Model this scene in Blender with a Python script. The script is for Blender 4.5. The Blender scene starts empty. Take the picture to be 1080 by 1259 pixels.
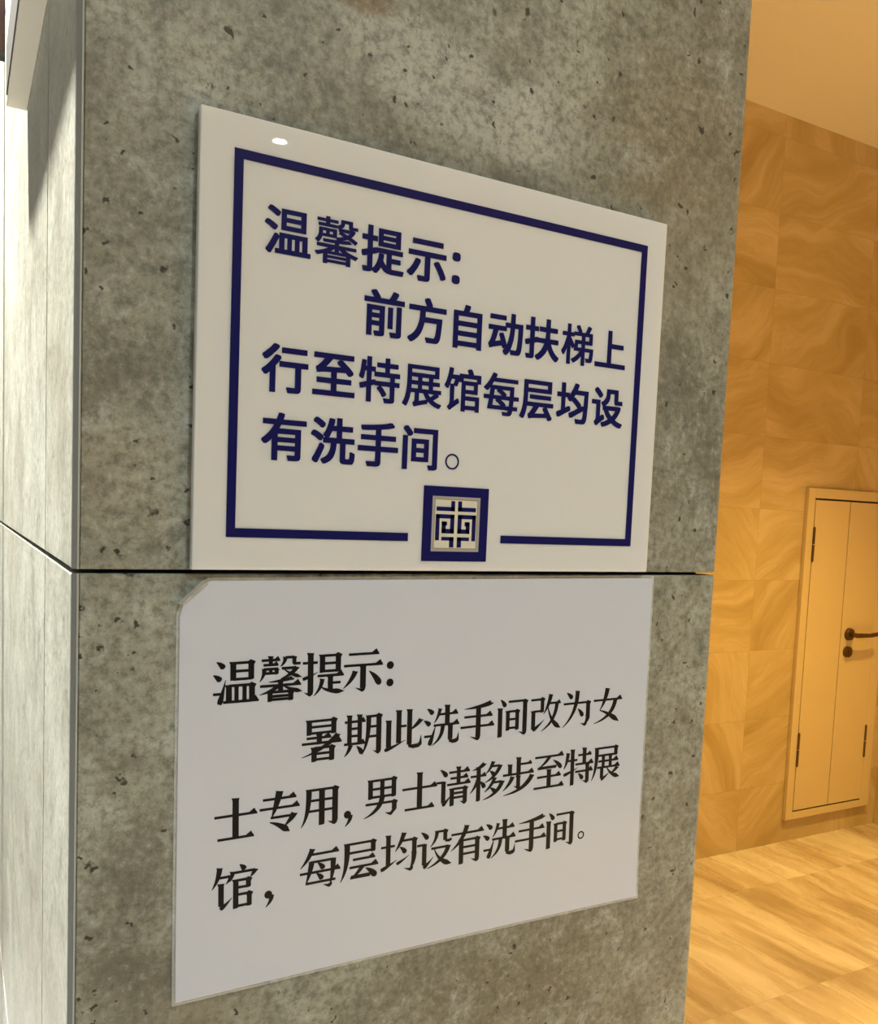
import bpy, bmesh, math, random
from mathutils import Vector, Matrix

# ------------------------------------------------------------------ camera, world, exposure
S = bpy.context.scene
COL = S.collection
ZO = 1.4115                      # the floor is z = 0; ZO lifts the heights measured from the pillar's joint
def camera():
    yaw, pitch, roll = 0.50400884, -0.07734734, 0.0419781
    cy, sy, cp, sp = math.cos(yaw), math.sin(yaw), math.cos(pitch), math.sin(pitch)
    f = Vector((sy*cp, cy*cp, sp)); r = Vector((cy, -sy, 0)); u = r.cross(f)
    r2 = r*math.cos(roll)+u*math.sin(roll); u2 = -r*math.sin(roll)+u*math.cos(roll)
    c = bpy.data.cameras.new('camera'); o = bpy.data.objects.new('camera', c); COL.objects.link(o)
    m = Matrix((r2, u2, -f)).transposed().to_4x4()
    m.translation = Vector((-0.06226, -0.42745, 0.03855+ZO)); o.matrix_world = m
    c.sensor_fit = 'VERTICAL'; c.sensor_height = 36; c.sensor_width = 36
    c.lens = 1081/1259*36; c.shift_y = (713.22-629.5)/1259; c.clip_start = .01
    S.camera = o
camera()
W = bpy.data.worlds.new('World'); S.world = W; W.use_nodes = True
bg = W.node_tree.nodes['Background']; bg.inputs[0].default_value = (1, .97, .90, 1); bg.inputs[1].default_value = .22
S.view_settings.view_transform = 'Standard'; S.view_settings.look = 'None'
S.view_settings.gamma = 1; S.view_settings.use_curve_mapping = False
S.view_settings.exposure = 0.0
CEIL = 3.162
WARM = (1, .68, .19); NEUTRAL = (.77, .98, 1.07)
# downlights: x, y, watts, colour, cone degrees, blend, what sets it apart
LAMPS = [
    (-.233, .668, 1900, (1, .95, .86), 70, .4, 'recessed downlight grazing the side face of the pillar'),
    (1.28, -3.75, 395, NEUTRAL, 130, .6, 'recessed downlight in the hall ceiling farthest behind the notices'),
    (.55, -1.55, 108, NEUTRAL, 120, .7, 'recessed downlight in the hall ceiling facing the notices'),
    (2.95, 1.10, 350, WARM, 84, .9, 'warm recessed downlight over the bright patch of stone floor'),
    (2.5, -1.0, 1600, WARM, 74, .5, 'unseen warm downlight set to brighten the corridor ceiling by floor bounce'),  # unseen lamp, power and cone chosen so floor bounce brightens the ceiling
]

# ---- serif lettering of the paper notice: brush strokes on a 100 x 100 grid, y downwards ----
SONG = {
'温': 'D 10 8 26 22;D 3 35 19 48;R 16 97 29 46 12;L 3 75 22 76;V 45 10 47;S 83 10 47;L 45 83 12;L 45 83 29;L 45 83 46;V 36 58 92;S 85 58 92;L 36 85 59;V 52 59 92 8;V 69 59 92 8;H 24 99 93',
'馨': 'H 8 48 11;V 28 3 20 8;H 12 44 21;L 12 44 30;L 14 42 39;P 14 30 14 44 4 56 8;V 28 30 39 6;V 41 30 41 8;P 60 6 60 18 49 26 8;L 60 80 7;V 80 6 20 8;L 78 94 21;L 52 84 30;P 86 29 74 46 50 52 9;N 58 32 70 44 97 51 9;P 76 52 52 57 24 58 7;H 5 95 66;V 50 56 80 10;P 46 66 32 78 4 84 8;N 54 66 70 77 98 82 10;V 27 79 99 10;S 73 79 99 10;L 27 73 80;L 27 73 89;L 27 73 96',
'提': 'L 2 36 25;V 20 4 90 12;G 22 97 -17 -8;R 2 60 37 46 8;V 47 9 47;S 84 9 47;L 47 84 11;L 47 84 28;L 47 84 45;H 36 97 55;V 66 56 90 11;L 66 90 72;P 47 62 46 82 28 98 9;N 43 78 58 92 99 92 12',
'示': 'H 15 88 14;H 4 98 39;V 50 40 90 13;G 52 98 -20 -9;P 31 52 24 72 3 89 11;D 64 53 92 86 15',
'暑': 'V 20 6 38;S 78 6 38;L 20 78 8;L 20 78 21;L 20 78 35;H 14 72 46;V 44 38 60 11;H 3 97 58;P 88 42 58 74 3 88 10;V 32 68 99;S 74 68 99;L 32 74 69;L 32 74 82;L 32 74 95',
'期': 'H 3 54 19;V 15 4 70 10;V 40 4 70 10;L 15 40 35;L 15 40 52;H 2 54 70;P 18 73 14 88 3 98 9;D 33 76 47 95;P 62 8 64 72 46 98 11;S 88 8 92 12;L 60 88 10;L 60 88 34;L 60 88 57;G 90 98 -16 -8',
'此': 'V 12 26 88 12;V 38 4 80 12;L 38 58 42;R 2 96 55 76 9;V 66 4 86 12;P 96 30 84 44 66 54 10;K 10 66 80 68 91 76 93 90 92 94 88;R 94 92 97 68 9',
'洗': 'D 10 8 27 22;D 2 36 19 49;R 18 97 35 48 12;L 4 75 25 76;P 46 10 42 30 30 44 8;L 40 94 24;H 40 95 24;V 66 3 50 12;H 29 99 50;P 54 51 54 82 26 98 10;V 75 51 86 12;K 10 75 80 76 91 82 93 91 92 94 90;R 94 93 98 72 8',
'手': 'P 88 8 62 17 12 19 11;H 12 92 39;H 2 98 64;V 52 14 90 13;G 54 98 -24 -10',
'间': 'D 14 5 29 24;V 14 27 99 12;L 38 87 12;S 88 12 92 12;G 90 99 -20 -9;V 37 36 84 10;S 65 36 84 10;L 37 65 37;L 37 65 57;L 37 65 79',
'改': 'L 5 42 15;S 40 13 48 10;L 12 40 45;V 13 44 90 11;R 12 94 47 68 10;P 66 4 60 34 44 54 11;H 58 97 27;P 86 28 82 78 38 98 10;N 58 36 66 78 99 94 14',
'为': 'D 15 6 33 22;P 50 3 50 64 4 97 12;L 6 88 35;S 86 34 80 12;P 86 70 86 88 72 94 12;G 80 97 -18 -8;D 52 50 69 72',
'女': 'P 48 4 42 40 24 62 13;N 24 62 52 70 90 97 15;H 3 98 35;P 76 36 68 84 5 97 12',
'士': 'H 4 97 42;V 50 5 92 13;H 11 90 92',
'专': 'H 12 88 20;H 5 96 41;P 50 4 42 40 32 62 15;L 30 82 62;P 84 58 78 70 60 86 13;N 28 72 48 77 74 98 16',
'用': 'P 21 13 22 74 3 98 12;L 18 84 15;S 84 14 92 13;G 86 99 -20 -9;V 52 15 96 13;L 20 84 39;L 20 84 63',
'男': 'V 20 9 53 11;S 80 9 53 11;L 20 80 11;L 20 80 31;L 20 80 50;V 50 11 52 10;L 8 84 66;P 50 52 46 84 4 98 12;S 82 65 86 11;P 82 80 82 90 68 95 10;G 76 97 -18 -7',
'请': 'D 12 6 31 25;L 2 24 38;V 22 37 88 11;R 20 96 43 73 10;H 37 95 16;V 64 4 47 10;H 41 91 31;H 32 98 46;V 46 57 99 11;S 83 57 92 11;L 46 83 58;L 46 83 69;L 46 83 80;G 85 98 -16 -8',
'移': 'P 42 6 30 17 8 20 10;H 3 48 36;V 26 14 99 11;P 26 40 18 64 2 78 9;D 30 50 44 68;P 68 4 62 22 46 34 9;L 62 86 16;P 90 15 78 44 44 56 10;D 58 27 74 42;P 74 46 64 68 44 80 9;L 68 92 58;P 97 57 84 90 40 99 11;D 60 70 78 86',
'步': 'V 50 4 50 12;H 50 90 22;V 24 20 46 11;H 3 97 46;V 50 52 80 11;G 52 84 -16 -7;P 32 52 26 70 4 86 11;P 92 54 72 92 6 98 12',
'至': 'H 5 95 13;P 50 14 40 30 16 42 9;L 14 72 43;L 16 74 41;D 62 24 89 48;H 13 88 66;V 50 48 94 12;H 3 98 94',
'特': 'P 15 12 13 38 2 54 10;L 12 46 33;V 30 4 99 11;R 2 70 48 54 9;H 48 92 21;V 69 3 45 11;H 40 99 45;H 40 98 65;V 80 47 91 11;G 82 98 -18 -8;D 50 70 65 87',
'展': 'P 19 9 22 70 3 98 12;L 18 85 11;S 84 10 33 11;L 20 84 31;V 42 33 64 9;V 66 33 64 9;H 26 93 47;H 22 98 64;V 38 64 92 10;R 36 98 64 80 9;N 54 64 66 88 99 95 13;P 90 68 82 78 68 84 9',
'馆': 'P 19 4 17 30 2 50 11;L 16 42 26;P 43 24 42 34 32 42 8;V 22 40 88 11;R 20 96 46 74 10;D 62 3 74 16;P 47 17 47 28 41 38 9;L 46 92 20;P 98 19 92 28 86 35 9;V 54 36 99 11;L 54 83 38;S 82 37 56 10;L 54 82 54;L 54 86 70;S 84 69 98 10;L 54 84 95',
'每': 'P 31 4 24 26 3 46 11;H 24 95 17;P 30 34 26 62 16 84 12;L 26 82 35;P 82 33 82 70 74 96 12;H 2 99 59;L 16 88 83;D 44 38 59 54;D 41 62 56 78;G 76 98 -18 -7',
'层': 'P 19 9 22 70 3 98 13;L 18 85 11;S 85 10 35 11;L 20 85 32;H 34 90 49;H 26 98 67;P 58 68 46 84 30 93 9;L 28 78 92;L 30 80 89;D 66 73 93 97 15',
'均': 'L 2 38 31;V 21 4 76 11;R 2 86 44 66 10;P 62 3 54 28 39 46 11;L 56 92 22;S 90 21 60 11;P 90 54 90 84 78 95 12;G 84 98 -20 -8;D 51 36 67 53;R 43 77 76 60 8',
'设': 'D 12 6 31 25;L 2 24 38;V 22 37 88 11;R 20 96 47 72 10;P 56 9 56 32 38 46 9;L 54 80 11;S 79 10 33 10;K 7 79 30 82 36 90 37 97 34;L 41 86 51;P 89 49 78 86 30 99 11;N 50 54 62 88 98 96 14',
'有': 'H 4 97 22;P 48 3 38 42 3 63 12;V 33 38 99 12;L 33 80 40;S 79 39 92 12;L 33 79 58;L 33 79 75;G 81 99 -20 -9',
'：': 'C 17 42 9;C 17 82 9',
'，': 'C 17 84 9;P 24 86 26 98 11 112 10',
'。': 'O 18 84 11',
}
def bez(a, c, b, n=9):
    return [((1-t)**2*a[0]+2*(1-t)*t*c[0]+t*t*b[0], (1-t)**2*a[1]+2*(1-t)*t*c[1]+t*t*b[1]) for t in [i/n for i in range(n+1)]]
def ribbon(pts, ws):
    L, Rr = [], []
    for i, (x, y) in enumerate(pts):
        x0, y0 = pts[max(i-1, 0)]; x1, y1 = pts[min(i+1, len(pts)-1)]
        dx, dy = x1-x0, y1-y0; d = math.hypot(dx, dy) or 1; nx, ny = -dy/d, dx/d
        L.append((x+nx*ws[i]/2, y+ny*ws[i]/2)); Rr.append((x-nx*ws[i]/2, y-ny*ws[i]/2))
    return L+Rr[::-1]
HT = 5.8
def song_polys(ch):
    out = []
    for st in SONG[ch].split(';'):
        k, *v = st.split(); v = [float(a) for a in v]
        if k in 'HL' and len(v) > 3: v = [v[0], v[2], v[1]]
        if k in 'HL':
            x1, x2, y = v; h = HT/2
            out.append([(x1, y-h), (x2, y-h), (x2, y+h), (x1, y+h)])
            if k == 'H':
                s = min(13, (x2-x1)*.22)
                out.append([(x2-s*1.35, y-h+.3), (x2-s*.45, y-h-s*.62), (x2+1.5, y+h-1), (x2-1, y+h)])
        elif k in 'VS':
            x, y1, y2 = v[:3]; w = (v[3]+1 if len(v) > 3 else 12.5)/2
            out.append([(x-w, y1), (x+w, y1), (x+w, y2-1), (x+w-2.5, y2+1), (x-w, y2+1.5)])
            if k == 'V': out.append([(x-w-2.6, y1-1.4), (x+w+1.5, y1), (x+w, y1+5), (x-w, y1+5)])
            else: out.append([(x-w-2, y1), (x-1, y1-4.5), (x+w+3.5, y1+.5), (x+w, y1+7), (x-w, y1+7)])
        elif k == 'P':
            w = v[6] if len(v) > 6 else 10
            p = bez(v[0:2], v[2:4], v[4:6]); n = len(p)
            out.append(ribbon(p, [w*(1-(i/(n-1))**1.7)+1.2 for i in range(n)]))
            out.append([(v[0]-w/2-2, v[1]-1.5), (v[0]+w/2+1.5, v[1]+1), (v[0]+w/2, v[1]+4), (v[0]-w/2, v[1]+5)])
        elif k == 'N':
            w = v[6] if len(v) > 6 else 12
            p = bez(v[0:2], v[2:4], v[4:6], 12); n = len(p)
            out.append(ribbon(p, [2.5+(w-2.5)*min(1, (i/(n-1))/.8)**1.2 if i/(n-1) <= .8 else max(1, w*(1-(i/(n-1)-.8)/.2*.95)) for i in range(n)]))
        elif k == 'D':
            x1, y1, x2, y2 = v[:4]; w = v[4] if len(v) > 4 else 12
            c = ((x1+x2)/2+(y2-y1)*.12, (y1+y2)/2-(x2-x1)*.12)
            p = bez((x1, y1), c, (x2, y2), 12)
            out.append(ribbon(p, [max(1.0, w*math.sin(math.pi*(i/12)**1.0*.5)**.9*(1 if i < 10 else (.95, .75, .3)[i-10])+1) for i in range(13)]))
        elif k == 'R':
            x1, y1, x2, y2, w = v
            p = bez((x1, y1), ((x1+x2)/2+1, (y1+y2)/2+2), (x2, y2), 8)
            out.append(ribbon(p, [w*(.75, 1, .92, .78, .62, .48, .34, .2, .1)[i] for i in range(9)]))
        elif k == 'G':
            x, y, dx, dy = v
            out.append([(x+4, y-9), (x+3.4, y-3), (x-2, y+1.5), (x-6, y+1), (x+dx*.8, y+dy*.62), (x+dx, y+dy), (x-7, y-6)])
        elif k == 'K':
            w = v[0]; pts = list(zip(v[1::2], v[2::2]))
            out.append(ribbon(pts, [w]*len(pts)))
        elif k == 'C':
            x, y, r = v; out.append([(x+r*math.cos(i*math.pi/10), y+r*math.sin(i*math.pi/10)) for i in range(20)])
        elif k == 'O':
            x, y, r = v
            a = [(math.cos(i*math.pi/12), math.sin(i*math.pi/12)) for i in range(25)]
            for i in range(24):
                (c, s), (c2, s2) = a[i], a[i+1]
                out.append([(x+r*c, y+r*s), (x+r*c2, y+r*s2), (x+(r-4)*c2, y+(r-4)*s2), (x+(r-4)*c, y+(r-4)*s)])
    return out
# ---- sans lettering of the acrylic sign: outlines on a 1000 x 1000 em, y upwards ----
HEI = {
'温': '120,842 78,790 78,758 85,758 185,705 258,652 302,652 342,710 342,742 285,782 192,830 162,842|358,810 355,398 880,398 880,810|465,718 768,718 768,650 465,650|60,570 20,522 20,485 112,440 200,380 245,380 285,438 285,470 212,518 122,562 102,570|465,560 768,560 768,492 465,492|322,342 320,277 268,320 222,320 132,142 68,32 48,7 45,-32 105,-78 150,-78 248,98 318,243 320,30 235,30 235,-65 982,-65 982,30 915,30 915,342|430,248 488,248 488,30 430,30|585,248 645,248 645,30 585,30|745,248 802,248 802,30 745,30',
'馨': '250,848 248,800 62,800 62,738 248,738 248,705 88,705 88,643 502,643 505,665 518,635 530,635 530,585 558,585 538,562 535,540 622,508 638,498 550,473 495,465 495,615 102,615 102,508 92,462 68,412 25,370 25,353 50,340 75,318 105,318 125,335 160,385 180,442 478,442 498,408 338,400 195,400 195,380 210,335 452,338 452,305 65,305 65,235 322,233 200,180 105,150 25,132 25,115 45,95 65,62 98,62 205,98 205,-88 300,-88 300,-60 708,-60 708,-85 808,-85 808,95 910,68 938,68 960,105 978,120 978,137 910,150 810,178 718,213 678,235 935,235 935,305 548,305 548,342 685,353 822,370 822,388 770,430 615,415 688,438 728,458 745,455 788,435 892,378 922,378 945,412 955,420 955,440 888,475 815,505 815,510 862,552 885,582 905,620 905,638 870,652 590,652 622,670 650,702 660,730 662,765 755,765 755,702 760,682 775,665 798,658 958,660 962,662 958,725 850,720 842,728 842,830 580,830 580,760 572,740 555,722 508,702 340,705 340,738 522,738 522,800 340,800 340,848|618,585 780,582 738,548 722,542|190,555 258,555 258,502 190,502|335,555 408,555 408,502 335,502|450,223 452,167 365,167 415,195|548,223 632,167 548,167|300,108 708,108 708,83 300,83|300,27 708,27 708,-2 300,-2',
'提': '142,860 140,658 15,658 15,548 140,548 140,368 5,330 5,280 22,215 78,215 140,238 140,30 138,22 125,15 30,15 30,-32 45,-68 48,-93 172,-93 205,-88 235,-75 255,-47 255,-57 288,-78 310,-100 362,-100 415,-42 445,3 458,32 520,-32 560,-55 600,-70 702,-85 972,-85 985,-37 995,-20 995,22 742,22 705,27 705,145 915,145 915,248 705,248 705,325 965,325 965,428 340,428 340,420 302,420 260,405 260,548 370,548 370,658 260,658 260,860|388,828 385,460 910,460 910,828|502,730 788,730 788,690 502,690|502,598 788,598 788,558 502,558|370,325 585,325 585,78 542,120 510,182 522,255 522,310 460,318 405,318 388,213 360,128 315,47 295,22 260,-7 260,277 365,310 370,312',
'示': '128,785 125,672 878,672 878,785|38,542 35,430 435,430 435,27 420,17 260,20 260,-25 275,-52 285,-100 485,-95 525,-85 555,-62 568,-20 568,430 965,430 965,542|210,370 165,272 122,202 75,140 10,78 10,35 40,20 78,-10 130,-10 182,47 270,172 335,305 332,353 268,370|725,368 660,340 660,298 700,245 762,145 815,42 832,-10 888,-10 958,22 958,70 945,103 892,202 825,308 780,368',
'：': '210,655 172,638 152,607 150,522 158,502 178,480 205,468 278,465 315,475 338,495 350,522 350,598 340,622 328,638 302,652|210,165 175,150 162,137 150,110 150,32 162,5 182,-12 222,-25 278,-25 318,-12 338,5 350,32 350,110 338,137 318,155 292,165',
'前': '700,865 695,862 695,855 652,775 605,702 402,702 402,722 385,755 305,860 248,860 182,838 182,795 212,762 252,702 28,702 28,592 972,592 972,702 768,702 828,795 828,840 752,865|785,565 782,27 780,20 770,15 630,15 630,-27 648,-62 655,-95 808,-95 855,-88 892,-65 905,-35 905,565|92,542 90,-95 212,-95 212,120 385,120 385,22 380,12 258,10 258,-35 268,-50 282,-95 420,-95 480,-80 498,-65 508,-30 508,542|582,535 580,85 700,85 700,535|212,440 385,440 385,380 212,380|212,280 385,280 385,220 212,220',
'方': '482,865 415,838 415,795 452,728 468,688 42,688 42,575 312,575 302,440 288,355 260,262 222,182 178,118 135,75 130,75 105,47 22,-2 22,-45 60,-78 75,-103 128,-103 190,-65 242,-22 295,32 335,90 365,145 408,265 422,340 728,340 720,240 705,135 688,65 678,45 662,27 640,20 450,27 450,-17 468,-45 475,-85 520,-90 722,-88 748,-80 775,-62 808,-12 822,40 840,145 862,388 862,455 440,455 448,575 960,575 960,688 610,688 610,722 588,775 540,862',
'自': '432,862 390,722 138,722 138,-100 265,-100 265,-45 750,-45 750,-95 878,-95 878,722 535,722 568,808 568,850 485,862|265,610 750,610 750,502 265,502|265,390 750,390 750,285 265,285|265,175 750,175 750,65 265,65',
'动': '630,842 625,630 482,630 482,540 30,540 30,430 158,430 135,340 98,228 62,152 40,132 40,90 50,73 65,22 118,22 138,35 188,50 405,100 420,45 480,47 435,-2 435,-47 460,-62 490,-98 545,-98 570,-65 592,-45 622,5 625,-12 642,-50 648,-85 848,-85 888,-70 910,-47 932,7 950,130 965,385 970,630 750,630 752,842|68,778 65,670 500,670 500,778|520,518 620,518 610,408 595,315 572,228 532,130 488,257 435,385 380,385 322,368 322,325 345,277 368,210 218,180 258,292 295,430 520,430|745,518 842,518 832,248 812,80 795,37 775,25 638,30 670,95 712,238 732,355',
'扶': '158,860 155,658 30,658 30,548 155,548 155,365 20,332 20,280 35,218 90,218 155,238 155,22 140,15 42,17 42,-27 58,-60 62,-90 205,-90 245,-80 268,-62 275,-47 280,-12 280,275 378,302 378,295 562,295 562,288 520,195 468,123 410,65 362,27 312,-2 312,-47 340,-70 362,-103 418,-103 518,-30 598,55 628,98 662,170 708,85 742,32 808,-40 888,-98 940,-98 955,-73 990,-37 990,7 955,25 908,60 852,118 808,180 772,248 755,295 970,295 970,408 722,408 725,558 938,558 938,670 725,670 725,860 600,860 600,670 415,670 415,558 600,558 600,490 590,408 390,408 390,418 332,418 280,402 280,548 395,548 395,658 280,658 280,860',
'梯': '178,852 175,660 32,660 32,565 162,565 162,558 98,363 58,277 15,213 15,180 40,145 52,113 90,113 145,213 175,285 175,-93 280,-93 280,363 285,360 315,292 352,292 390,335 380,275 380,240 555,240 508,180 450,125 388,78 315,40 315,10 348,-22 360,-45 398,-45 470,0 522,42 605,130 605,-93 712,-93 712,240 858,240 852,165 838,100 820,88 732,93 732,65 745,42 752,-2 860,-5 895,0 915,10 938,40 950,90 960,180 968,328 712,328 712,412 935,412 935,690 832,690 892,802 892,830 825,852 785,852 742,752 708,690 610,690 605,725 550,830 535,850 498,850 442,828 442,795 470,755 500,690 372,690 372,660 280,660 280,852|388,600 605,600 605,502 410,502 395,375 280,548 280,565 388,565|712,600 830,600 830,502 712,502|502,412 605,412 605,328 492,328',
'上': '405,845 402,62 25,62 25,-52 975,-52 975,62 530,62 530,420 905,420 905,535 530,535 530,845',
'行': '242,860 188,792 138,742 132,742 68,682 10,643 10,600 38,570 52,542 108,542 138,565 215,630 260,678 265,678 362,788 362,832 298,860|412,800 410,688 952,688 952,800|282,645 222,558 172,498 142,470 142,465 75,400 0,342 0,300 20,282 52,240 105,240 168,295 168,-103 290,-103 290,428 332,475 362,520 365,412 702,412 702,25 688,15 520,17 520,-25 535,-55 545,-98 740,-95 782,-88 802,-78 822,-52 830,-10 830,412 980,412 980,525 368,525 402,578 402,620 338,645',
'至': '55,805 52,695 285,695 240,638 175,570 170,570 135,535 98,518 98,473 118,422 120,402 172,402 238,415 435,425 435,305 118,305 118,195 435,195 435,50 30,50 30,-60 972,-60 972,50 562,50 562,195 890,195 890,305 562,305 562,432 762,440 808,390 818,373 875,373 898,392 935,415 932,462 838,560 680,690 625,690 570,652 570,610 652,542 325,530 400,610 468,695 942,695 942,805',
'特': '195,855 192,650 170,650 180,725 180,768 128,778 78,778 58,595 42,518 20,445 20,408 60,390 75,378 118,378 140,458 155,548 192,548 192,332 28,285 28,248 42,180 90,180 192,215 192,-95 305,-95 305,250 382,277 385,260 490,260 438,228 438,195 502,125 542,68 558,35 605,35 650,68 660,70 660,105 602,188 535,260 745,260 742,15 735,10 698,7 592,10 592,-22 610,-62 615,-95 770,-93 810,-85 835,-73 848,-57 855,-35 855,260 972,260 972,360 855,360 855,450 978,450 978,550 732,550 732,648 932,648 932,748 732,748 732,855 622,855 622,748 428,748 428,648 622,648 622,550 400,550 400,650 305,650 305,855|305,548 370,548 370,450 745,450 745,360 402,360 400,382 352,382 305,368',
'展': '125,805 122,400 108,238 75,100 50,35 15,-25 15,-55 48,-70 78,-93 118,-93 152,-27 180,45 200,118 215,210 312,210 312,52 298,20 265,-5 265,-32 280,-52 295,-93 332,-93 342,-85 390,-70 632,-10 635,47 715,-17 785,-55 890,-93 935,-93 950,-62 978,-32 978,-5 945,0 868,25 828,42 775,75 858,123 912,162 912,192 888,210 968,210 968,300 758,300 758,380 928,380 928,470 758,470 758,548 908,548 908,805|232,715 798,715 798,638 232,638|232,548 382,548 382,470 232,470|488,548 652,548 652,470 488,470|230,385 232,380 382,380 382,300 225,300|488,380 652,380 652,300 488,300|420,210 522,210 548,157 582,105 608,78 420,37|642,210 795,208 732,162 700,142 692,142',
'馆': '665,858 600,838 600,805 612,788 632,740 392,740 392,695 370,702 218,700 235,785 238,840 175,852 130,852 115,748 90,643 58,545 38,500 18,470 18,432 38,422 72,390 112,390 158,485 158,100 152,70 138,37 120,15 100,0 100,-35 125,-57 142,-85 180,-85 202,-60 250,-22 400,85 400,118 382,160 380,180 342,180 265,125 265,460 295,448 338,448 392,585 392,548 450,548 450,-93 558,-93 558,-50 818,-50 818,-88 925,-88 925,253 558,253 558,305 878,305 878,548 958,548 958,740 758,740 758,758 748,785 710,855|500,643 848,643 848,588 500,588|195,602 280,602 265,552 240,495 160,495|558,495 772,495 772,398 558,398|558,157 818,157 818,45 558,45',
'每': '252,858 205,760 150,670 92,595 20,525 20,495 50,480 85,452 128,452 198,532 175,360 22,360 22,267 160,267 148,172 128,78 128,40 692,37 678,0 658,-10 530,-5 530,-35 542,-62 545,-90 578,-93 718,-93 750,-85 765,-78 792,-47 805,-15 815,37 945,37 945,130 825,130 835,267 980,267 980,360 840,360 845,582 235,582 282,658 945,658 945,752 338,752 365,808 365,838 298,858|310,490 390,490 372,473 372,445 462,398 518,358 292,358|502,490 730,490 725,358 620,358 635,375 635,402 570,452|280,267 360,267 345,253 345,225 425,182 495,130 260,130|480,267 720,267 710,130 608,130 618,140 618,170 568,213',
'层': '112,810 110,420 100,282 82,172 65,105 40,37 10,-17 10,-57 48,-75 72,-95 122,-95 155,-30 180,40 200,118 218,223 218,200 392,200 372,165 300,70 268,37 240,25 240,-17 265,-83 312,-83 342,-73 408,-65 755,-40 785,-42 818,-105 870,-105 930,-75 932,-32 780,200 965,200 965,302 225,302 232,525 908,525 908,810|232,710 788,710 788,625 232,625|285,473 282,373 895,373 895,473|555,200 710,200 665,180 665,140 722,57 440,40 498,113',
'均': '548,860 542,858 530,818 482,718 422,622 390,582 388,620 265,620 265,848 145,848 145,620 18,620 18,508 145,508 145,202 12,145 12,95 38,27 92,27 422,200 422,245 405,302 352,302 265,260 265,508 332,508 332,480 365,445 380,420 432,420 460,450 460,440 540,375 638,277 652,277 538,215 380,140 380,95 408,32 465,30 815,225 800,88 788,42 778,25 768,15 745,7 570,15 570,-27 582,-47 595,-98 795,-100 835,-95 868,-80 898,-45 915,3 925,60 945,322 955,700 622,700 665,798 665,840 600,860|560,590 832,590 820,305 810,332 758,332 730,318 738,325 738,368 700,405 558,525 520,525',
'设': '148,842 98,798 98,755 208,650 248,600 300,600 348,650 348,695 252,795 248,795 198,842|468,825 465,678 452,625 425,578 388,540 360,520 312,498 312,455 338,432 360,402 360,308 398,308 402,288 442,213 488,147 540,90 442,42 378,20 320,7 320,-42 335,-60 352,-100 408,-100 520,-62 648,3 710,-37 802,-78 885,-103 942,-103 968,-57 988,-37 988,5 888,30 830,52 760,90 832,172 888,262 925,355 925,402 885,420 445,418 512,470 558,532 582,607 588,715 715,715 715,512 722,482 738,462 770,450 975,452 970,560 918,560 902,555 842,555 838,560 835,825|20,545 18,435 160,435 160,113 148,65 130,40 110,25 110,-17 138,-52 148,-78 202,-78 248,-35 420,90 420,135 410,147 395,192 338,192 282,152 282,545|540,308 758,308 758,302 712,235 648,170 582,240',
'有': '368,860 322,730 38,730 38,620 270,617 208,515 148,440 65,360 15,325 15,282 48,250 60,228 118,228 180,277 230,328 230,-100 355,-100 355,100 722,100 722,25 718,17 695,12 555,15 555,-27 570,-57 580,-98 762,-95 815,-83 835,-65 848,-22 848,545 385,548 422,620 965,620 965,730 468,730 492,800 492,842 422,860|355,435 722,435 722,373 355,373|355,270 722,270 722,205 355,205',
'洗': '578,860 575,695 512,695 535,780 535,832 468,845 410,845 390,748 362,662 320,570 285,520 285,473 305,465 332,445 282,445 282,475 268,488 205,530 108,582 55,582 12,530 12,488 92,445 165,395 188,373 242,373 280,425 280,332 452,332 445,257 430,190 410,140 385,100 345,57 310,37 305,30 238,0 238,-45 258,-62 280,-100 335,-100 398,-70 448,-35 498,17 522,57 550,123 568,195 582,332 660,332 660,5 665,-40 675,-62 688,-75 725,-88 925,-88 950,-80 975,-52 988,-15 998,57 1000,140 968,150 935,170 882,170 880,78 870,30 858,20 792,22 785,35 785,332 985,332 985,445 700,445 700,585 945,585 945,695 700,695 700,860|108,848 60,800 60,758 162,695 228,638 282,638 325,690 325,735 258,790 170,842 160,848|478,585 575,585 575,445 408,445 432,485|205,322 200,320 168,240 92,88 42,3 42,-42 105,-88 160,-85 235,68 308,235 308,282 255,322',
'手': '765,858 705,840 552,812 352,790 92,772 92,728 110,668 232,670 438,685 438,575 92,575 92,465 438,465 438,342 25,342 25,228 438,228 435,27 422,17 222,17 222,-27 232,-40 252,-95 470,-93 518,-83 550,-60 565,-17 565,228 978,228 978,342 565,342 565,465 920,465 920,575 565,575 565,700 730,722 878,758 878,800 825,858',
'间': '140,848 82,812 82,768 155,692 200,625 255,625 310,660 312,708 265,772 190,848|330,805 328,692 810,692 810,20 800,12 698,15 698,-27 710,-50 722,-95 845,-95 885,-90 915,-78 930,-60 938,-35 938,805|68,635 65,-100 192,-100 192,635|288,575 285,78 715,78 715,575|405,470 595,470 595,378 405,378|405,275 595,275 595,180 405,180',
}
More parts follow.
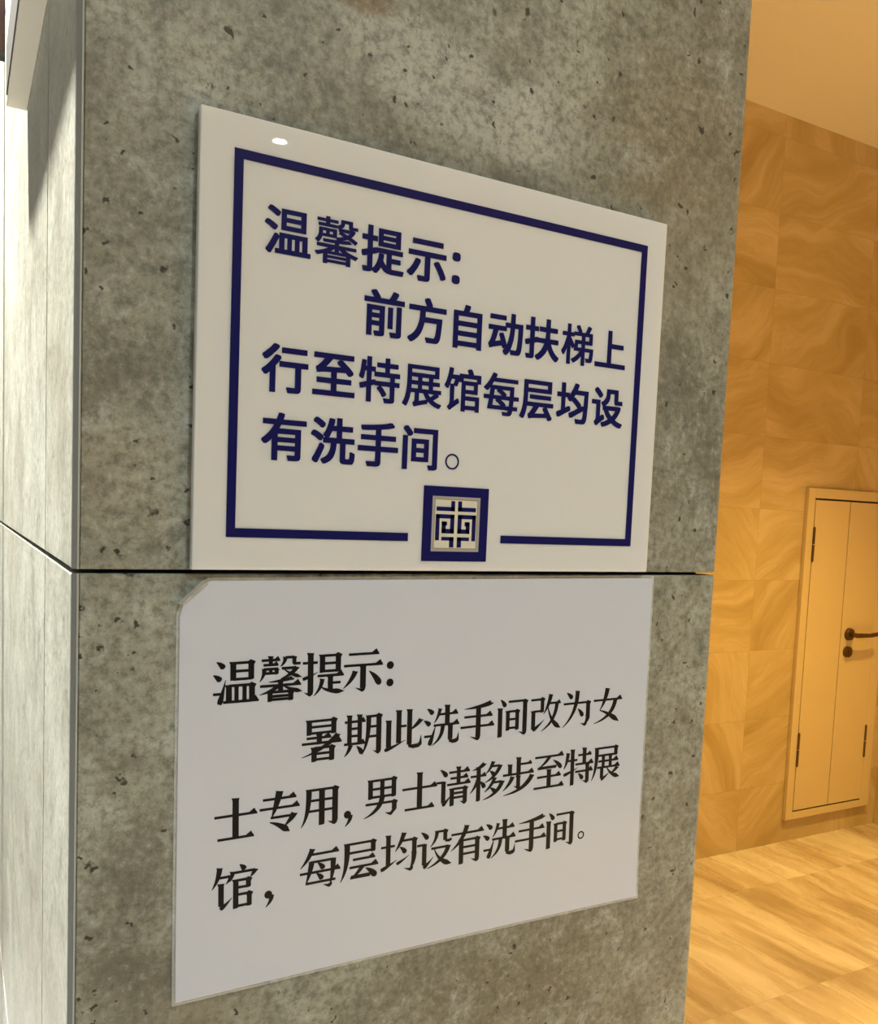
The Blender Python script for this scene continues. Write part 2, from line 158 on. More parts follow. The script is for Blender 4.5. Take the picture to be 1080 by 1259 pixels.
# ------------------------------------------------------------------ material helpers
class NT:
    def __init__(s, name):
        s.m = bpy.data.materials.new(name); s.m.use_nodes = True; s.t = s.m.node_tree
        s.b = s.t.nodes['Principled BSDF']
    def n(s, kind, ins=None, **props):
        x = s.t.nodes.new(kind)
        for k, v in props.items(): setattr(x, k, v)
        for k, v in (ins or {}).items(): s.set(x.inputs[k], v)
        return x
    def set(s, sock, v):
        if isinstance(v, bpy.types.NodeSocket): s.t.links.new(v, sock)
        else: sock.default_value = v
    def math(s, op, a, b=0., c=None, clamp=False):
        x = s.n('ShaderNodeMath', operation=op, use_clamp=clamp); s.set(x.inputs[0], a); s.set(x.inputs[1], b)
        if c is not None: s.set(x.inputs[2], c)
        return x.outputs[0]
    def vmath(s, op, a, b):
        x = s.n('ShaderNodeVectorMath', operation=op); s.set(x.inputs[0], a); s.set(x.inputs[1], b); return x.outputs[0]
    def noise(s, vec, scale, detail=6, rough=.6, dist=0.):
        x = s.n('ShaderNodeTexNoise', {'Vector': vec, 'Scale': scale, 'Detail': detail, 'Roughness': rough, 'Distortion': dist}); return x.outputs[0]
    def ramp(s, f, *stops):
        x = s.n('ShaderNodeValToRGB', {0: f}); e = x.color_ramp.elements
        while len(e) < len(stops): e.new(.5)
        for i, (p, c) in enumerate(stops):
            e[i].position = p; e[i].color = (*c, 1) if isinstance(c, tuple) else (c, c, c, 1)
        return x.outputs[0]
    def mix(s, f, a, b, mode='MIX'):
        x = s.n('ShaderNodeMix', data_type='RGBA', blend_type=mode); s.set(x.inputs[0], f)
        for k, v in ((6, a), (7, b)): s.set(x.inputs[k], (*v, 1) if isinstance(v, tuple) and len(v) == 3 else v)
        return x.outputs[2]
    def pos(s): return s.n('ShaderNodeNewGeometry').outputs['Position']
    def bump(s, h, strength, dist):
        x = s.n('ShaderNodeBump', {'Height': h, 'Strength': strength, 'Distance': dist}); s.set(s.b.inputs['Normal'], x.outputs[0])
def plain(name, col, rough=.5, metal=0., coat=0., spec=.5, **kw):
    t = NT(name); t.b.inputs['Base Color'].default_value = (*col, 1); t.b.inputs['Roughness'].default_value = rough
    t.b.inputs['Metallic'].default_value = metal; t.b.inputs['Coat Weight'].default_value = coat
    t.b.inputs['Specular IOR Level'].default_value = spec
    for k, v in kw.items(): t.b.inputs[k.replace('_', ' ')].default_value = v
    # a faint unevenness so that no surface is perfectly uniform
    n = t.noise(t.pos(), 35., 3); t.set(t.b.inputs['Roughness'], t.math('MULTIPLY_ADD', n, .08, max(0, rough-.04)))
    return t.m

def stone(name, side=False):
    """grey-olive cast stone: cloudy tone, gritty fleck, dark pits, a few stains"""
    t = NT(name); p = t.pos()
    big = t.noise(p, 6.5, 5, .62, .7); mid = t.noise(p, 34., 9, .74, .4); fine = t.noise(p, 190., 6, .75)
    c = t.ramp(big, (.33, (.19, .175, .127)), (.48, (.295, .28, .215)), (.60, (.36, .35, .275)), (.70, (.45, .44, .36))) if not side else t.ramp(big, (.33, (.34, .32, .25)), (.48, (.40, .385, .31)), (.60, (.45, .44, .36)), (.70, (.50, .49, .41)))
    # stains and pale clouds of the cast, each with its own place on the panel
    sx = t.n('ShaderNodeSeparateXYZ', {0: p})
    edge = t.math('MULTIPLY', t.math('SUBTRACT', t.noise(p, 22., 5, .65), .5), 1.1)
    for x, z, rx, rz, an, col, k in ((.185, .262, .085, .035, -.25, (.54, .53, .46), .60), (.113, .297, .026, .012, -.1, (.21, .135, .05), .75),
                                     (.335, .27, .075, .06, 0, (.27, .215, .125), .50), (.012, .045, .05, .035, 0, (.42, .37, .27), .45),
                                     (.215, .222, .028, .014, .2, (.17, .16, .125), .5), (.345, .13, .02, .05, .3, (.17, .155, .115), .45),
                                     (.25, -.235, .10, .03, .3, (.20, .175, .12), .45), (.35, -.20, .05, .06, 0, (.33, .31, .24), .5)):
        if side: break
        dx = t.math('SUBTRACT', sx.outputs[0], x); dz = t.math('SUBTRACT', sx.outputs[2], z+ZO); ca, sa = math.cos(an), math.sin(an)
        u = t.math('DIVIDE', t.math('MULTIPLY_ADD', dx, ca, t.math('MULTIPLY', dz, sa)), rx); v = t.math('DIVIDE', t.math('MULTIPLY_ADD', dz, ca, t.math('MULTIPLY', dx, -sa)), rz)
        d = t.math('ADD', t.math('SQRT', t.math('MULTIPLY_ADD', u, u, t.math('MULTIPLY', v, v))), edge)
        c = t.mix(t.math('MULTIPLY', t.ramp(d, (.55, 1.), (1.0, 0.)), k), c, col)
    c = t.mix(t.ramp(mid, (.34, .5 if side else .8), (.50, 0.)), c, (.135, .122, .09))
    c = t.mix(t.math('MULTIPLY', t.ramp(mid, (.53, 0.), (.68, 1.)), .6), c, (.55, .54, .47))
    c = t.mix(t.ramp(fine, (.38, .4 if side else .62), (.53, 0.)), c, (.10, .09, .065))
    c = t.mix(t.math('MULTIPLY', t.ramp(fine, (.56, 0.), (.70, 1.)), .5), c, (.58, .57, .50))
    st = t.noise(t.vmath('ADD', p, (3.1, 1.7, 9.2)), 4.2, 3, .5)
    c = t.mix(t.math('MULTIPLY', t.ramp(st, (.54, 0.), (.72, 1.)), .45), c, (.24, .19, .115))
    c = t.mix(1., c, (.93, 1.0, 1.04), 'MULTIPLY')
    pit = None
    for scale, keep, size in ((70., .80, .34), (130., .78, .40), (40., .91, .19)):
        nz = t.n('ShaderNodeTexNoise', {'Vector': p, 'Scale': scale*2.2})
        off = t.n('ShaderNodeVectorMath', {0: nz.outputs[1]}, operation='SCALE'); off.inputs[3].default_value = .9/scale
        v = t.n('ShaderNodeTexVoronoi', {'Vector': t.vmath('ADD', p, off.outputs[0]), 'Scale': scale})
        r = t.n('ShaderNodeSeparateColor', {0: v.outputs['Color']})
        gate = t.math('GREATER_THAN', r.outputs[0], keep)
        s_ = t.math('MULTIPLY', r.outputs[1], size)
        m = t.math('MULTIPLY', gate, t.math('SUBTRACT', 1., t.math('DIVIDE', v.outputs['Distance'], s_), clamp=True))
        m = t.math('MULTIPLY', m, 3., clamp=True)
        pit = m if pit is None else t.math('MAXIMUM', pit, m)
    c = t.mix(t.math('MULTIPLY', pit, .9), c, (.028, .024, .016))
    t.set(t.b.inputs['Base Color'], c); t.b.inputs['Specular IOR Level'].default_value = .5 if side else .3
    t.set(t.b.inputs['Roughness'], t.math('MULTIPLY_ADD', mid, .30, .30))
    h = t.math('SUBTRACT', t.math('MULTIPLY_ADD', fine, .5, t.math('MULTIPLY', mid, .8)), t.math('MULTIPLY', pit, .7))
    t.bump(h, .35, .0012)
    return t.m

def travertine(name, axes, x0, z0, tw, th, dark, mid_, light, vein_dir, rand_dir, seam_w, seam_col, rough, warp_k=1.):
    """polished banded stone cut in tiles; axes names the two world axes of the face"""
    t = NT(name); p = t.pos(); sx = t.n('ShaderNodeSeparateXYZ', {0: p})
    a = t.math('DIVIDE', t.math('SUBTRACT', sx.outputs[axes[0]], x0), tw); b = t.math('DIVIDE', t.math('SUBTRACT', sx.outputs[axes[1]], z0), th)
    ib = t.math('FLOOR', b)
    ia = t.math('FLOOR', a)
    wn = t.n('ShaderNodeTexWhiteNoise', {0: t.n('ShaderNodeCombineXYZ', {0: ia, 1: ib}).outputs[0]}, noise_dimensions='3D')
    rc = t.n('ShaderNodeSeparateColor', {0: wn.outputs['Color']})
    ang = t.math('MULTIPLY_ADD', t.math('SUBTRACT', rc.outputs[0], .5), rand_dir, vein_dir)
    v = t.n('ShaderNodeCombineXYZ', {0: sx.outputs[axes[0]], 1: sx.outputs[axes[1]], 2: t.math('MULTIPLY', rc.outputs[1], 30.)})
    rot = t.n('ShaderNodeVectorRotate', {'Vector': v.outputs[0], 'Angle': ang}, rotation_type='Z_AXIS')
    warp = t.noise(rot.outputs[0], 1.9, 2, .45)
    s1 = t.n('ShaderNodeMapping', {'Vector': rot.outputs[0], 'Scale': (.8, 4.2, 1)}).outputs[0]
    s1 = t.vmath('ADD', s1, t.n('ShaderNodeCombineXYZ', {1: t.math('MULTIPLY', warp, 2.0*warp_k)}).outputs[0])
    band = t.noise(s1, 1.6, 8, .62, .25)
    s2 = t.n('ShaderNodeMapping', {'Vector': rot.outputs[0], 'Scale': (1.4, 12., 1)}).outputs[0]
    s2 = t.vmath('ADD', s2, t.n('ShaderNodeCombineXYZ', {1: t.math('MULTIPLY', warp, 5.*warp_k)}).outputs[0])
    fine = t.noise(s2, 1.5, 5, .7)
    c = t.ramp(band, (.30, dark), (.5, mid_), (.68, light))
    c = t.mix(t.ramp(fine, (.34, .32), (.52, 0.)), c, dark)
    vein = t.math('ABSOLUTE', t.math('SUBTRACT', band, .56))
    c = t.mix(t.ramp(vein, (.0, .38), (.014, 0.)), c, light)
    c = t.mix(t.math('MULTIPLY', rc.outputs[2], .10), c, dark)
    def near(f, i, size): 
        d = t.math('SUBTRACT', f, i); d = t.math('MINIMUM', d, t.math('SUBTRACT', 1., d))
        return t.math('LESS_THAN', t.math('MULTIPLY', d, size), seam_w)
    seam = t.math('MAXIMUM', near(a, ia, tw), near(b, ib, th))
    c = t.mix(t.math('MULTIPLY', seam, .32), c, seam_col)
    t.set(t.b.inputs['Base Color'], c); t.set(t.b.inputs['Roughness'], t.math('MULTIPLY_ADD', fine, .12, rough))
    t.bump(t.math('SUBTRACT', t.math('MULTIPLY', fine, .25), seam), .2, .001)
    return t.m

# ------------------------------------------------------------------ mesh helpers
def add_box(bm, x0, x1, y0, y1, z0, z1):
    vs = [bm.verts.new((x, y, z)) for x in (x0, x1) for y in (y0, y1) for z in (z0, z1)]
    for f in ((0, 1, 3, 2), (4, 6, 7, 5), (0, 4, 5, 1), (2, 3, 7, 6), (0, 2, 6, 4), (1, 5, 7, 3)): bm.faces.new([vs[i] for i in f])
def add_prism(bm, pts, y0, y1):
    """polygon in x-z, thickness along y (y0 is the face towards the viewer)"""
    a = [bm.verts.new((x, y0, z)) for x, z in pts]; b = [bm.verts.new((x, y1, z)) for x, z in pts]
    bm.faces.new(a); bm.faces.new(b[::-1])
    for i in range(len(pts)): j = (i+1) % len(pts); bm.faces.new((a[j], a[i], b[i], b[j]))
def add_prism_z(bm, pts, z0, z1):
    a = [bm.verts.new((x, y, z0)) for x, y in pts]; b = [bm.verts.new((x, y, z1)) for x, y in pts]
    bm.faces.new(a); bm.faces.new(b[::-1])
    for i in range(len(pts)): j = (i+1) % len(pts); bm.faces.new((a[j], a[i], b[i], b[j]))
def add_tube(bm, p, q, r, n=20, r2=None):
    p, q = Vector(p), Vector(q); d = (q-p).normalized(); u = d.orthogonal().normalized(); w = d.cross(u); r2 = r if r2 is None else r2
    A = [bm.verts.new(p+(u*math.cos(k*2*math.pi/n)+w*math.sin(k*2*math.pi/n))*r) for k in range(n)]
    B = [bm.verts.new(q+(u*math.cos(k*2*math.pi/n)+w*math.sin(k*2*math.pi/n))*r2) for k in range(n)]
    bm.faces.new(A[::-1]); bm.faces.new(B)
    for k in range(n): bm.faces.new((A[k], A[(k+1) % n], B[(k+1) % n], B[k]))
def obj(name, bm, m, parent=None, bevel=0., seg=2, smooth=False, org=None):
    bmesh.ops.recalc_face_normals(bm, faces=bm.faces)
    me = bpy.data.meshes.new(name)
    if smooth:
        for f in bm.faces: f.smooth = True
    bm.to_mesh(me); bm.free(); me.materials.append(m)
    o = bpy.data.objects.new(name, me); COL.objects.link(o)
    if parent is not None:               # vertices are in place already; a part keeps them there
        o.parent = parent
        if parent.type == 'EMPTY': o.matrix_parent_inverse = Matrix.Translation(parent.location).inverted()
    if bevel:
        b = o.modifiers.new('bevel', 'BEVEL'); b.width = bevel; b.segments = seg; b.limit_method = 'ANGLE'; b.angle_limit = .6
    return o
def thing(name, label, cat, loc, group=None, kind=None):
    o = bpy.data.objects.new(name, None); COL.objects.link(o); o.location = loc; o.empty_display_size = .05
    if label: o['label'] = label
    if cat: o['category'] = cat
    if group: o['group'] = group
    if kind: o['kind'] = kind
    return o
def struct(name, bm, m, bevel=0.):
    o = obj(name, bm, m, None, bevel); o['kind'] = 'structure'; return o
def box(*a): bm = bmesh.new(); add_box(bm, *a); return bm

# ------------------------------------------------------------------ materials
M_stone = stone('grey_stone')
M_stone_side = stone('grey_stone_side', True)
M_mitre = plain('grey_cut_edge', (.25, .255, .235), .5)
M_arris_glint = plain('arris_highlight', (.52, .52, .46), .4)
M_rail_shade = plain('rail_shade_grey', (.055, .055, .05), .7, spec=.2)  # dark grey that holds the shade of the rail's side as colour
M_hall = travertine('grey_hall_floor', (0, 1), 0, 0, .6, .6, (.30, .30, .30), (.36, .36, .36), (.42, .42, .42), .3, .2, .0015, (.2, .2, .2), .4)
M_joint = plain('black_joint', (.012, .011, .009), .9)
M_wall = travertine('honey_stone_wall', (0, 2), 2.98, 1.66+ZO, .62, .31, (.45, .305, .115), (.60, .44, .20), (.72, .56, .31), .35, 2.6, .0014, (.36, .22, .09), .30)
M_floor = travertine('honey_stone_floor', (0, 1), 2.62, 1.33, 1.2, .61, (.34, .23, .12), (.62, .48, .32), (.82, .71, .56), math.pi/2+.04, .1, .0015, (.36, .25, .13), .22, .3)
M_ceil = plain('ceiling_paint', (.86, .82, .74), .9)
M_paint = plain('cream_door_paint', (.70, .54, .28), .45)
M_gap_shade = plain('gap_shade', (.02, .010, .004), .9)
M_bronze = plain('dark_bronze', (.16, .095, .045), .35, .9)
M_cream = plain('cream_rail_paint', (.66, .61, .50), .55)
M_maroon = plain('maroon_board', (.055, .018, .016), .45)
M_acryl = plain('milky_acrylic', (.67, .695, .69), .3, 0, .5, .1, Coat_Roughness=.0)
b_ = M_acryl.node_tree.nodes['Principled BSDF']; b_.inputs['Subsurface Weight'].default_value = .6
b_.inputs['Subsurface Radius'].default_value = (1, 1, 1.2); b_.inputs['Subsurface Scale'].default_value = .006
M_blue = plain('navy_print', (.005, .005, .085), .35, 0, .15, .15)
M_silver = plain('silver_print', (.40, .40, .40), .35, .3)
M_gold = plain('gold_line_print', (.30, .26, .16), .4)
M_plate = plain('cream_print', (.66, .64, .52), .3)
M_paper = plain('laminated_paper', (.565, .61, .69), .35, 0, .8, .2, Coat_Roughness=.12)
M_ink = plain('black_ink', (.007, .006, .0055), .4, 0, .2, .1, Coat_Roughness=.12)
M_lamp_ring = plain('white_lamp_trim', (.8, .8, .78), .4)
def film():
    t = NT('clear_film'); t.b.inputs['Base Color'].default_value = (.93, .94, .90, 1); t.b.inputs['Roughness'].default_value = .10
    t.b.inputs['Alpha'].default_value = .22; return t.m
M_film = film()
def glow(name, col, k):
    t = NT(name); t.b.inputs['Base Color'].default_value = (.9, .9, .9, 1)
    t.b.inputs['Emission Color'].default_value = (*col, 1); t.b.inputs['Emission Strength'].default_value = k; return t.m

# ------------------------------------------------------------------ the setting
bm = bmesh.new(); add_box(bm, .62, 6, -5.5, 4.2, -.05, 0); struct('floor', bm, M_floor)
bm = bmesh.new(); add_box(bm, -4.5, .62, -5.5, 4.2, -.05, 0); struct('floor', bm, M_hall)
bm = bmesh.new(); add_box(bm, -4.5, 6, -5.5, 4.2, CEIL, CEIL+.06); struct('ceiling', bm, M_ceil)
BY = 2.2495
bm = bmesh.new(); add_box(bm, .9, 4.2, BY, BY+.15, 0, CEIL); struct('wall_back', bm, M_wall)
M_wall2 = travertine('honey_stone_return_wall', (1, 2), 2.24, 1.66+ZO, .62, .31, (.45, .305, .115), (.60, .44, .20), (.72, .56, .31), .35, 2.6, .0014, (.36, .22, .09), .30)
bm = bmesh.new(); add_box(bm, 3.932, 4.2, -2.5, BY, 0, CEIL); struct('wall_right', bm, M_wall2)

# ------------------------------------------------------------------ the pillar, clad in stone panels
PL, PR, CH = -.0137, .387, .0026
XS = PL-CH                       # its side face
P = thing('stone_pillar', 'grey stone-clad pillar with black joints that carries both notices', 'pillar', (.18, .6, 0))
core = obj('core', box(XS+.016, PR-.0035, .016, 2.2, 0, CEIL), M_joint, P)
def panel_front(z0, z1):
    bm = bmesh.new(); r = .004
    add_prism_z(bm, [(PL+.0004, 0), (PR-r, 0), (PR-r*.3, r*.3), (PR, r), (PR, .0155), (XS+.016, .0155), (PL+.0006, .0009)], z0, z1)
    bm2 = bmesh.new(); add_prism_z(bm2, [(PL, .0001), (PL+.0006, .0010), (XS+.0155, .0155), (XS, CH+.0012), (XS, CH)], z0, z1)
    obj('mitred_edge', bm2, M_mitre, P)
    bm2 = bmesh.new(); add_prism_z(bm2, [(PL+.0002, -.0003), (PL+.0004, .0004), (PL-.0005, .0003), (PL-.0005, .0002)], z0, z1)
    obj('arris_highlight_strip', bm2, M_arris_glint, P)  # highlight along the corner, put in as a pale strip
    return obj('cladding_panel', bm, M_stone, P, .0006, 1)
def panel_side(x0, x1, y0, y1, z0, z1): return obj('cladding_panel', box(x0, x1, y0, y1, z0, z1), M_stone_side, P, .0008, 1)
rows = [(.004, ZO-.5025), (ZO-.50, ZO+.0038), (ZO+.0058, ZO+.545), (ZO+.5475, ZO+1.1), (ZO+1.1025, CEIL-.004)]
YJ = .137
for z0, z1 in rows:
    panel_front(z0, z1)
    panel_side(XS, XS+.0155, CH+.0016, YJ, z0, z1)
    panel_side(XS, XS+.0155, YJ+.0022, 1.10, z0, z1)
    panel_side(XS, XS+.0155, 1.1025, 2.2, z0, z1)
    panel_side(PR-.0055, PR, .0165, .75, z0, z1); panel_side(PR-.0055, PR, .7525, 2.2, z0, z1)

# the pale rail high on the side face and the dark board beyond it
R_ = thing('wall_rail', 'pale cream rail fixed high along the side face of the stone pillar', 'rail', (XS-.006, .2, ZO+.319))
RX = XS-.0140
obj('rail_body', box(RX, XS, -.05, .3115, ZO+.3188, ZO+.354), M_cream, R_, .0008)
obj('rail_shade_strip', box(RX-.0008, RX, -.05, .295, ZO+.3203, ZO+.3535), M_rail_shade, R_)  # shade on the rail's side, put in as a dark strip
B_ = thing('wall_board', 'dark maroon board standing out from the side face beyond the cream rail', 'board', (XS-.01, .67, ZO+.5))
obj('board', box(XS-.16, XS, .6625, .6735, ZO+.507, ZO+.82), M_maroon, B_, .001)
obj('board_edge', box(XS-.16, XS, .662, .674, ZO+.502, ZO+.507), M_rail_shade, B_)

# ------------------------------------------------------------------ lettering
def song_bm(ch, cx, cz, em, y0, rot=0.):
    bm = bmesh.new(); c, s = math.cos(rot), math.sin(rot)
    for i, poly in enumerate(song_polys(ch)):
        pts = []
        for x, y in poly:
            u, v = (x-50)/100*em, -(y-51)/100*em; pts.append((cx+u*c-v*s, cz+u*s+v*c))
        add_prism(bm, pts, y0-i*2e-6, y0+.00008)
    for v in bm.verts: v.co.y -= lift_at(v.co.x, v.co.z)
    return bm
def lift_at(x, z):
    fu = (x-.0317)/.297; fv = (ZO-z)/.2101
    return .0014*max(0, (fv-.75)/.25)**2+.0005*max(0, (fu-.85)/.15)**2
def hei_mesh(ch, cx, cz, em, y0):
    cu = bpy.data.curves.new('character', 'CURVE'); cu.dimensions = '2D'; cu.fill_mode = 'BOTH'; cu.extrude = .00012
    for ring in HEI[ch].split('|'):
        pts = [tuple(map(int, q.split(','))) for q in ring.split()]
        sp = cu.splines.new('POLY'); sp.points.add(len(pts)-1); sp.use_cyclic_u = True
        for k, (x, y) in enumerate(pts): sp.points[k].co = ((x/1000-.5)*em, (y/1000-.38)*em, 0, 1)
    o = bpy.data.objects.new('tmp', cu); COL.objects.link(o); bpy.context.view_layer.update()
    me = bpy.data.meshes.new_from_object(o.evaluated_get(bpy.context.evaluated_depsgraph_get()))
    bpy.data.objects.remove(o); bpy.data.curves.remove(cu)
    bm = bmesh.new(); bm.from_mesh(me); bpy.data.meshes.remove(me)
    for v in bm.verts: v.co = (cx+v.co.x, y0-v.co.z, cz+v.co.y)
    return bm

# ------------------------------------------------------------------ the white acrylic sign with blue print
T = .0055
A = thing('wall_sign', 'white acrylic wall sign with navy lettering, frame and square emblem', 'sign', (.178, 0, ZO+.0062))
obj('panel', box(.0359, .3199, -T, -.0002, ZO+.0062, ZO+.2200), M_acryl, A, .0007, 2)
F = -T-.00025
bm = bmesh.new(); w = .0044
x0, x1, z0, z1 = .0519, .3051, ZO+.0222, ZO+.2042
for q in ((x0, x0+w, z0, z1), (x1-w, x1, z0, z1), (x0+w, x1-w, z1-w, z1), (x0+w, .1502, z0, z0+w), (.2092, x1-w, z0, z0+w)):
    add_box(bm, q[0], q[1], F, -T+.0001, q[2], q[3])
obj('border', bm, M_blue, A)
E0, E1, G0, G1 = .1588, .2000, ZO+.0116, ZO+.0525
i0, i1, k0, k1 = .1643, .1947, ZO+.0170, ZO+.0472
bm = bmesh.new()
for q in ((E0, i0, G0, G1), (i1, E1, G0, G1), (i0, i1, k1, G1), (i0, i1, G0, k0)): add_box(bm, q[0], q[1], F, -T+.0001, q[2], q[3])
em_ = obj('emblem', bm, M_blue, A)
obj('emblem_ground', box(i0, i1, F+.00012, -T+.00005, k0, k1), M_plate, em_)
bm = bmesh.new()
def ring(bm, a, b, c, d, w, y):
    for q in ((a, a+w, c, d), (b-w, b, c, d), (a+w, b-w, d-w, d), (a+w, b-w, c, c+w)): add_box(bm, q[0], q[1], y, -T+.00006, q[2], q[3])
ring(bm, i0, i1, k0, k1, .0014, F+.00004); obj('emblem_rim', bm, M_silver, em_)
bm = bmesh.new(); ring(bm, i0+.0014, i1-.0014, k0+.0014, k1-.0014, .0005, F+.00006); obj('emblem_line', bm, M_gold, em_)
bm = bmesh.new(); cx, hw, hh = (i0+i1)/2, (i1-i0)/2, k1-k0
for d0, d1, v0, v1 in ((.065, .225, .08, .265), (.065, .82, .19, .265), (.07, .84, .325, .40), (.68, .84, .325, .80), (.07, .235, .325, .67),
                       (.07, .585, .59, .67), (.42, .585, .455, .67), (.37, .585, .455, .53), (.07, .58, .735, .80), (.07, .25, .735, .925)):
    for s in (-1, 1):
        a, b = sorted((cx+s*d0*hw, cx+s*d1*hw)); add_box(bm, a, b, F, -T+.00004, k1-v1*hh, k1-v0*hh)
obj('emblem_fretwork', bm, M_blue, em_)
EM = .0243
for txt, xs, z in (('温馨提示：', (.0789, .1043, .1297, .1555, .1790), .1706), ('前方自动扶梯上', (.1317, .1570, .1815, .2064, .2311, .2566, .2810), .1391),
                   ('行至特展馆每层均设', (.0796, .1050, .1304, .1555, .1806, .2054, .2298, .2553, .2808), .1053), ('有洗手间', (.0800, .1056, .1308, .1555), .0722)):
    for ch, x in zip(txt, xs): obj('character', hei_mesh(ch, x, ZO+z, EM, -T-.0001), M_blue, A)
bm = bmesh.new()
for i in range(32):
    a, b = i*math.pi/16, (i+1)*math.pi/16; r0, r1 = .0034, .0043; cx, cz = .1755, ZO+.0662
    add_prism(bm, [(cx+r*math.cos(q), cz+r*math.sin(q)) for r, q in ((r0, a), (r1, a), (r1, b), (r0, b))], F, -T+.00005)
obj('character', bm, M_blue, A)

# ------------------------------------------------------------------ the laminated paper notice, black print
N = thing('paper_notice', 'laminated white paper notice with black serif lettering and a torn upper left corner', 'notice', (.18, 0, ZO-.21))
TILT = .0057
def pp(u, v):     # millimetres on the sheet, from its upper left corner
    c, s = math.cos(TILT), math.sin(TILT); x, z = u/1000, -v/1000
    return (.0317+x*c-z*s, ZO+.0004+x*s+z*c)
def sheet(out, y0, y1, wav):
    """a sheet that lies on the stone and lifts a little along its lower edge"""
    bm = bmesh.new(); nu, nv = 40, 24; W_, H_ = 297, 210.1; grid = {}
    for lay, yy in ((0, y0), (1, y1)):
        for i in range(nu+1):
            for j in range(nv+1):
                u = -out+(W_+2*out)*i/nu; v = -out+(H_+2*out)*j/nv
                if u+v < 12-out: k = (12-out-(u+v))/2; u += k; v += k*.9
                x, z = pp(u, v+wav*math.sin(math.pi*i/nu)*(j/nv)*.8*-1)
                lift = lift_at(x, z)
                grid[lay, i, j] = bm.verts.new((x, yy-lift, z))
    for i in range(nu):
        for j in range(nv):
            bm.faces.new([grid[0, i, j], grid[0, i+1, j], grid[0, i+1, j+1], grid[0, i, j+1]])
            bm.faces.new([grid[1, i, j], grid[1, i, j+1], grid[1, i+1, j+1], grid[1, i+1, j]])
    edge = [(i, 0) for i in range(nu)]+[(nu, j) for j in range(nv)]+[(i, nv) for i in range(nu, 0, -1)]+[(0, j) for j in range(nv, 0, -1)]
    for a, b in zip(edge, edge[1:]+edge[:1]): bm.faces.new([grid[0, a[0], a[1]], grid[0, b[0], b[1]], grid[1, b[0], b[1]], grid[1, a[0], a[1]]])
    return bm
obj('sheet', sheet(0, -.0011, -.0006, 1.0), M_paper, N, smooth=False)
obj('laminate', sheet(1.6, -.0009, -.0004, 1.0), M_film, N)
# crumpled film at the torn corner
rnd = random.Random(4); bm = bmesh.new(); row = []
for i in range(9):
    f = i/8; a = pp(-1.0+12*f, 10.5-11.2*f); b = pp(.3+13.0*f, 12.0-11.0*f+rnd.uniform(-.6, .8))
    row.append((bm.verts.new((a[0], -.0008-rnd.uniform(0, .0012), a[1])), bm.verts.new(((a[0]+b[0])/2, -.0032-rnd.uniform(0, .0016), (a[1]+b[1])/2)), bm.verts.new((b[0], -.0013-rnd.uniform(0, .0006), b[1]))))
for p, q in zip(row, row[1:]):
    for k in (0, 1): bm.faces.new((p[k], q[k], q[k+1], p[k+1]))
bmesh.ops.solidify(bm, geom=bm.faces[:], thickness=.0003)
obj('torn_corner', bm, plain('crumpled_film', (.78, .78, .74), .25), N)
Y = -.0012
def line(txt, xs, zs, em):
    for ch, x, z in zip(txt, xs, zs):
        obj('character', song_bm(ch, x/1000, ZO+z/1000, em, Y, .018), M_ink, N)
def lin(a, b, n): return [a+(b-a)*i/(n-1) for i in range(n)]
line('温馨提示：', (59.7, 83.0, 106.3, 128.8, 152.8), (-49.9, -49.4, -48.4, -47.6, -47.6), .0240)
line('暑期此洗手间改为女', lin(106.5, 298, 9), lin(-83.4, -78.6, 9), .0236)
line('士专用，男士请移步至特展', (61.4, 84.4, 107.2, 130.2, 142.9, 166.1, 188, 210.4, 232.7, 255.1, 277.5, 299), (-120.4, -119.6, -118.7, -118.2, -118.6, -118.4, -118, -117.3, -116.6, -116.0, -115.7, -115.2), .0235)
line('馆，每层均设有洗手间。', (61.4, 87.2, 107.8, 130.5, 154.8, 177.3, 199.0, 221.1, 243.9, 265.6, 289.8), (-155.6, -155, -153.2, -152.3, -152.4, -153.0, -153.6, -153.8, -154, -153.8, -152.4), .0235)

# ------------------------------------------------------------------ the service door in the honey stone wall
D = thing('door_1', 'cream double-leaf service door set in the honey stone wall', 'door', (3.55, BY, ZO-1.305), kind='structure')
fx0, fx1, fz0, fz1 = 3.265, 3.856, ZO-1.305, ZO+.215
lx0, lx1, lz0, lz1 = 3.312, 3.787, ZO-1.262, ZO+.163
bm = bmesh.new()
for q in ((fx0, lx0-.003, fz0, fz1), (lx1+.003, fx1, fz0, fz1), (lx0-.003, lx1+.003, lz1+.008, fz1), (lx0-.003, lx1+.003, fz0, lz0-.008)):
    add_box(bm, q[0], q[1], BY-.020, BY-.001, q[2], q[3])
fr = obj('door_frame', bm, M_paint, D, .002)
bm = box(lx0-.004, lx1+.004, BY-.012, BY-.0015, lz0-.009, lz1+.009); obj('gap_shade_sheet', bm, M_gap_shade, fr)  # dark sheet that colours in the shade of the gaps round the leaves
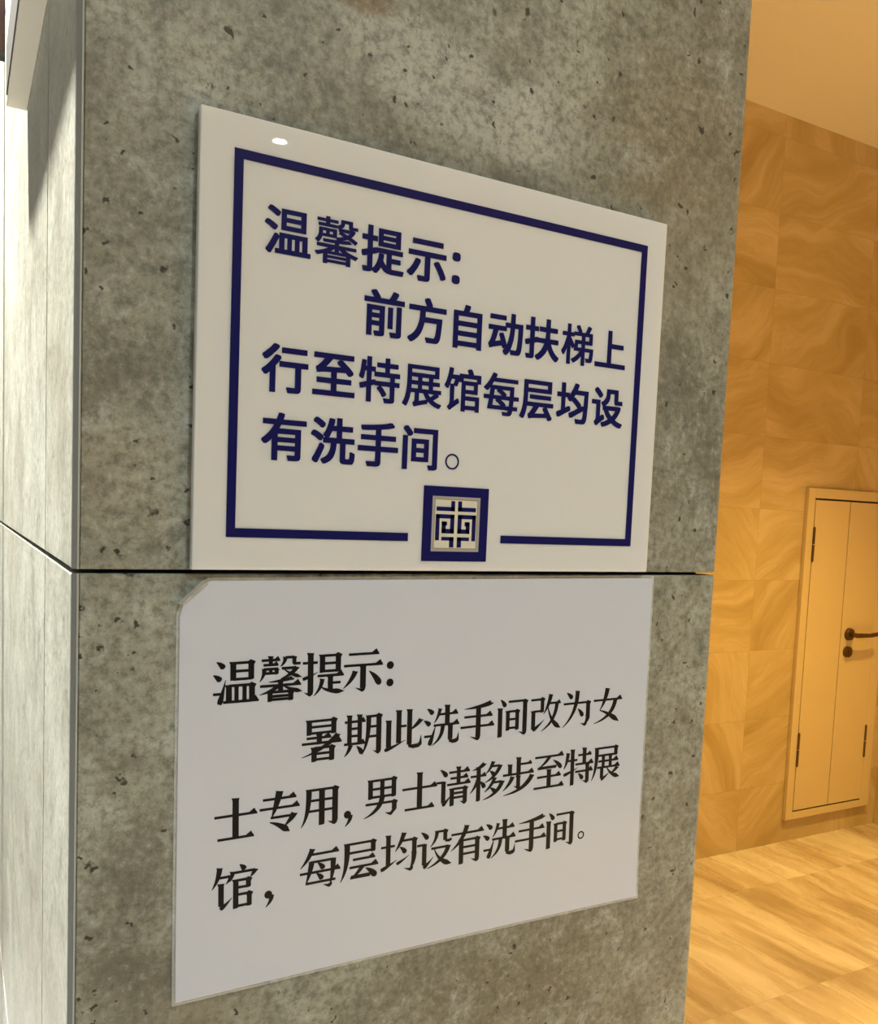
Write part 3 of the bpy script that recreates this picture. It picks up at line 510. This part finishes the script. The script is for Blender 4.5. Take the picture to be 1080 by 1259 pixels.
for a, b, hx in ((lx0, 3.5472, lx0), (3.5528, lx1, lx1)):
    lf = obj('door_leaf', box(a, b, BY-.022, BY-.013, lz0, lz1), M_paint, D, .0012)
    for hz in (lz0+.285, lz1-.20):
        h = bmesh.new(); add_tube(h, (hx, BY-.024, hz-.075), (hx, BY-.024, hz-.002), .0055); add_tube(h, (hx, BY-.024, hz+.002), (hx, BY-.024, hz+.075), .0055)
        add_tube(h, (hx, BY-.024, hz-.079), (hx, BY-.024, hz-.075), .004); add_tube(h, (hx, BY-.024, hz+.075), (hx, BY-.024, hz+.079), .004)
        obj('hinge', h, M_bronze, lf)
hx, hz = 3.605, ZO-.452
bm = bmesh.new(); add_tube(bm, (hx, BY-.022, hz), (hx, BY-.038, hz), .030, 28, .027); add_tube(bm, (hx, BY-.038, hz), (hx, BY-.075, hz), .011)
add_tube(bm, (hx-.010, BY-.072, hz), (hx+.09, BY-.074, hz-.002), .0115, 20, .010); add_tube(bm, (hx+.09, BY-.074, hz-.002), (hx+.165, BY-.068, hz+.003), .0105, 20, .0085)
obj('door_handle', bm, M_bronze, lf, .002, 2, True)
bm = bmesh.new(); add_tube(bm, (hx-.004, BY-.022, hz-.083), (hx-.004, BY-.036, hz-.083), .027, 28, .025); add_box(bm, hx-.007, hx-.001, BY-.039, BY-.035, hz-.097, hz-.072)
obj('lock', bm, M_bronze, lf)

# ------------------------------------------------------------------ recessed downlights
def downlight(x, y, watt, col, cone, blend, label):
    d = thing('downlight', label, 'ceiling light', (x, y, CEIL))
    bm = bmesh.new(); n = 32
    for i in range(n):
        a, b = i*2*math.pi/n, (i+1)*2*math.pi/n
        for (ra, za), (rb, zb) in (((.044, CEIL-.0005), (.046, CEIL-.006)), ((.046, CEIL-.006), (.056, CEIL-.005)), ((.056, CEIL-.005), (.058, CEIL-.0005))):
            bm.faces.new([bm.verts.new((x+r*math.cos(q), y+r*math.sin(q), z)) for r, q, z in ((ra, a, za), (ra, b, za), (rb, b, zb), (rb, a, zb))])
    bmesh.ops.remove_doubles(bm, verts=bm.verts, dist=1e-6)
    obj('trim_ring', bm, M_lamp_ring, d)
    bm = bmesh.new(); add_tube(bm, (x, y, CEIL-.0025), (x, y, CEIL-.0006), .034, 32)
    obj('lens', bm, glow('lamp_lens', col, 40.), d)
    l = bpy.data.lights.new('spot', 'SPOT'); l.energy = watt; l.color = col; l.spot_size = math.radians(cone); l.spot_blend = blend; l.shadow_soft_size = .03
    o = bpy.data.objects.new('spot', l); COL.objects.link(o); o.parent = d; o.location = (0, 0, -.04)
for a in LAMPS: downlight(*a)
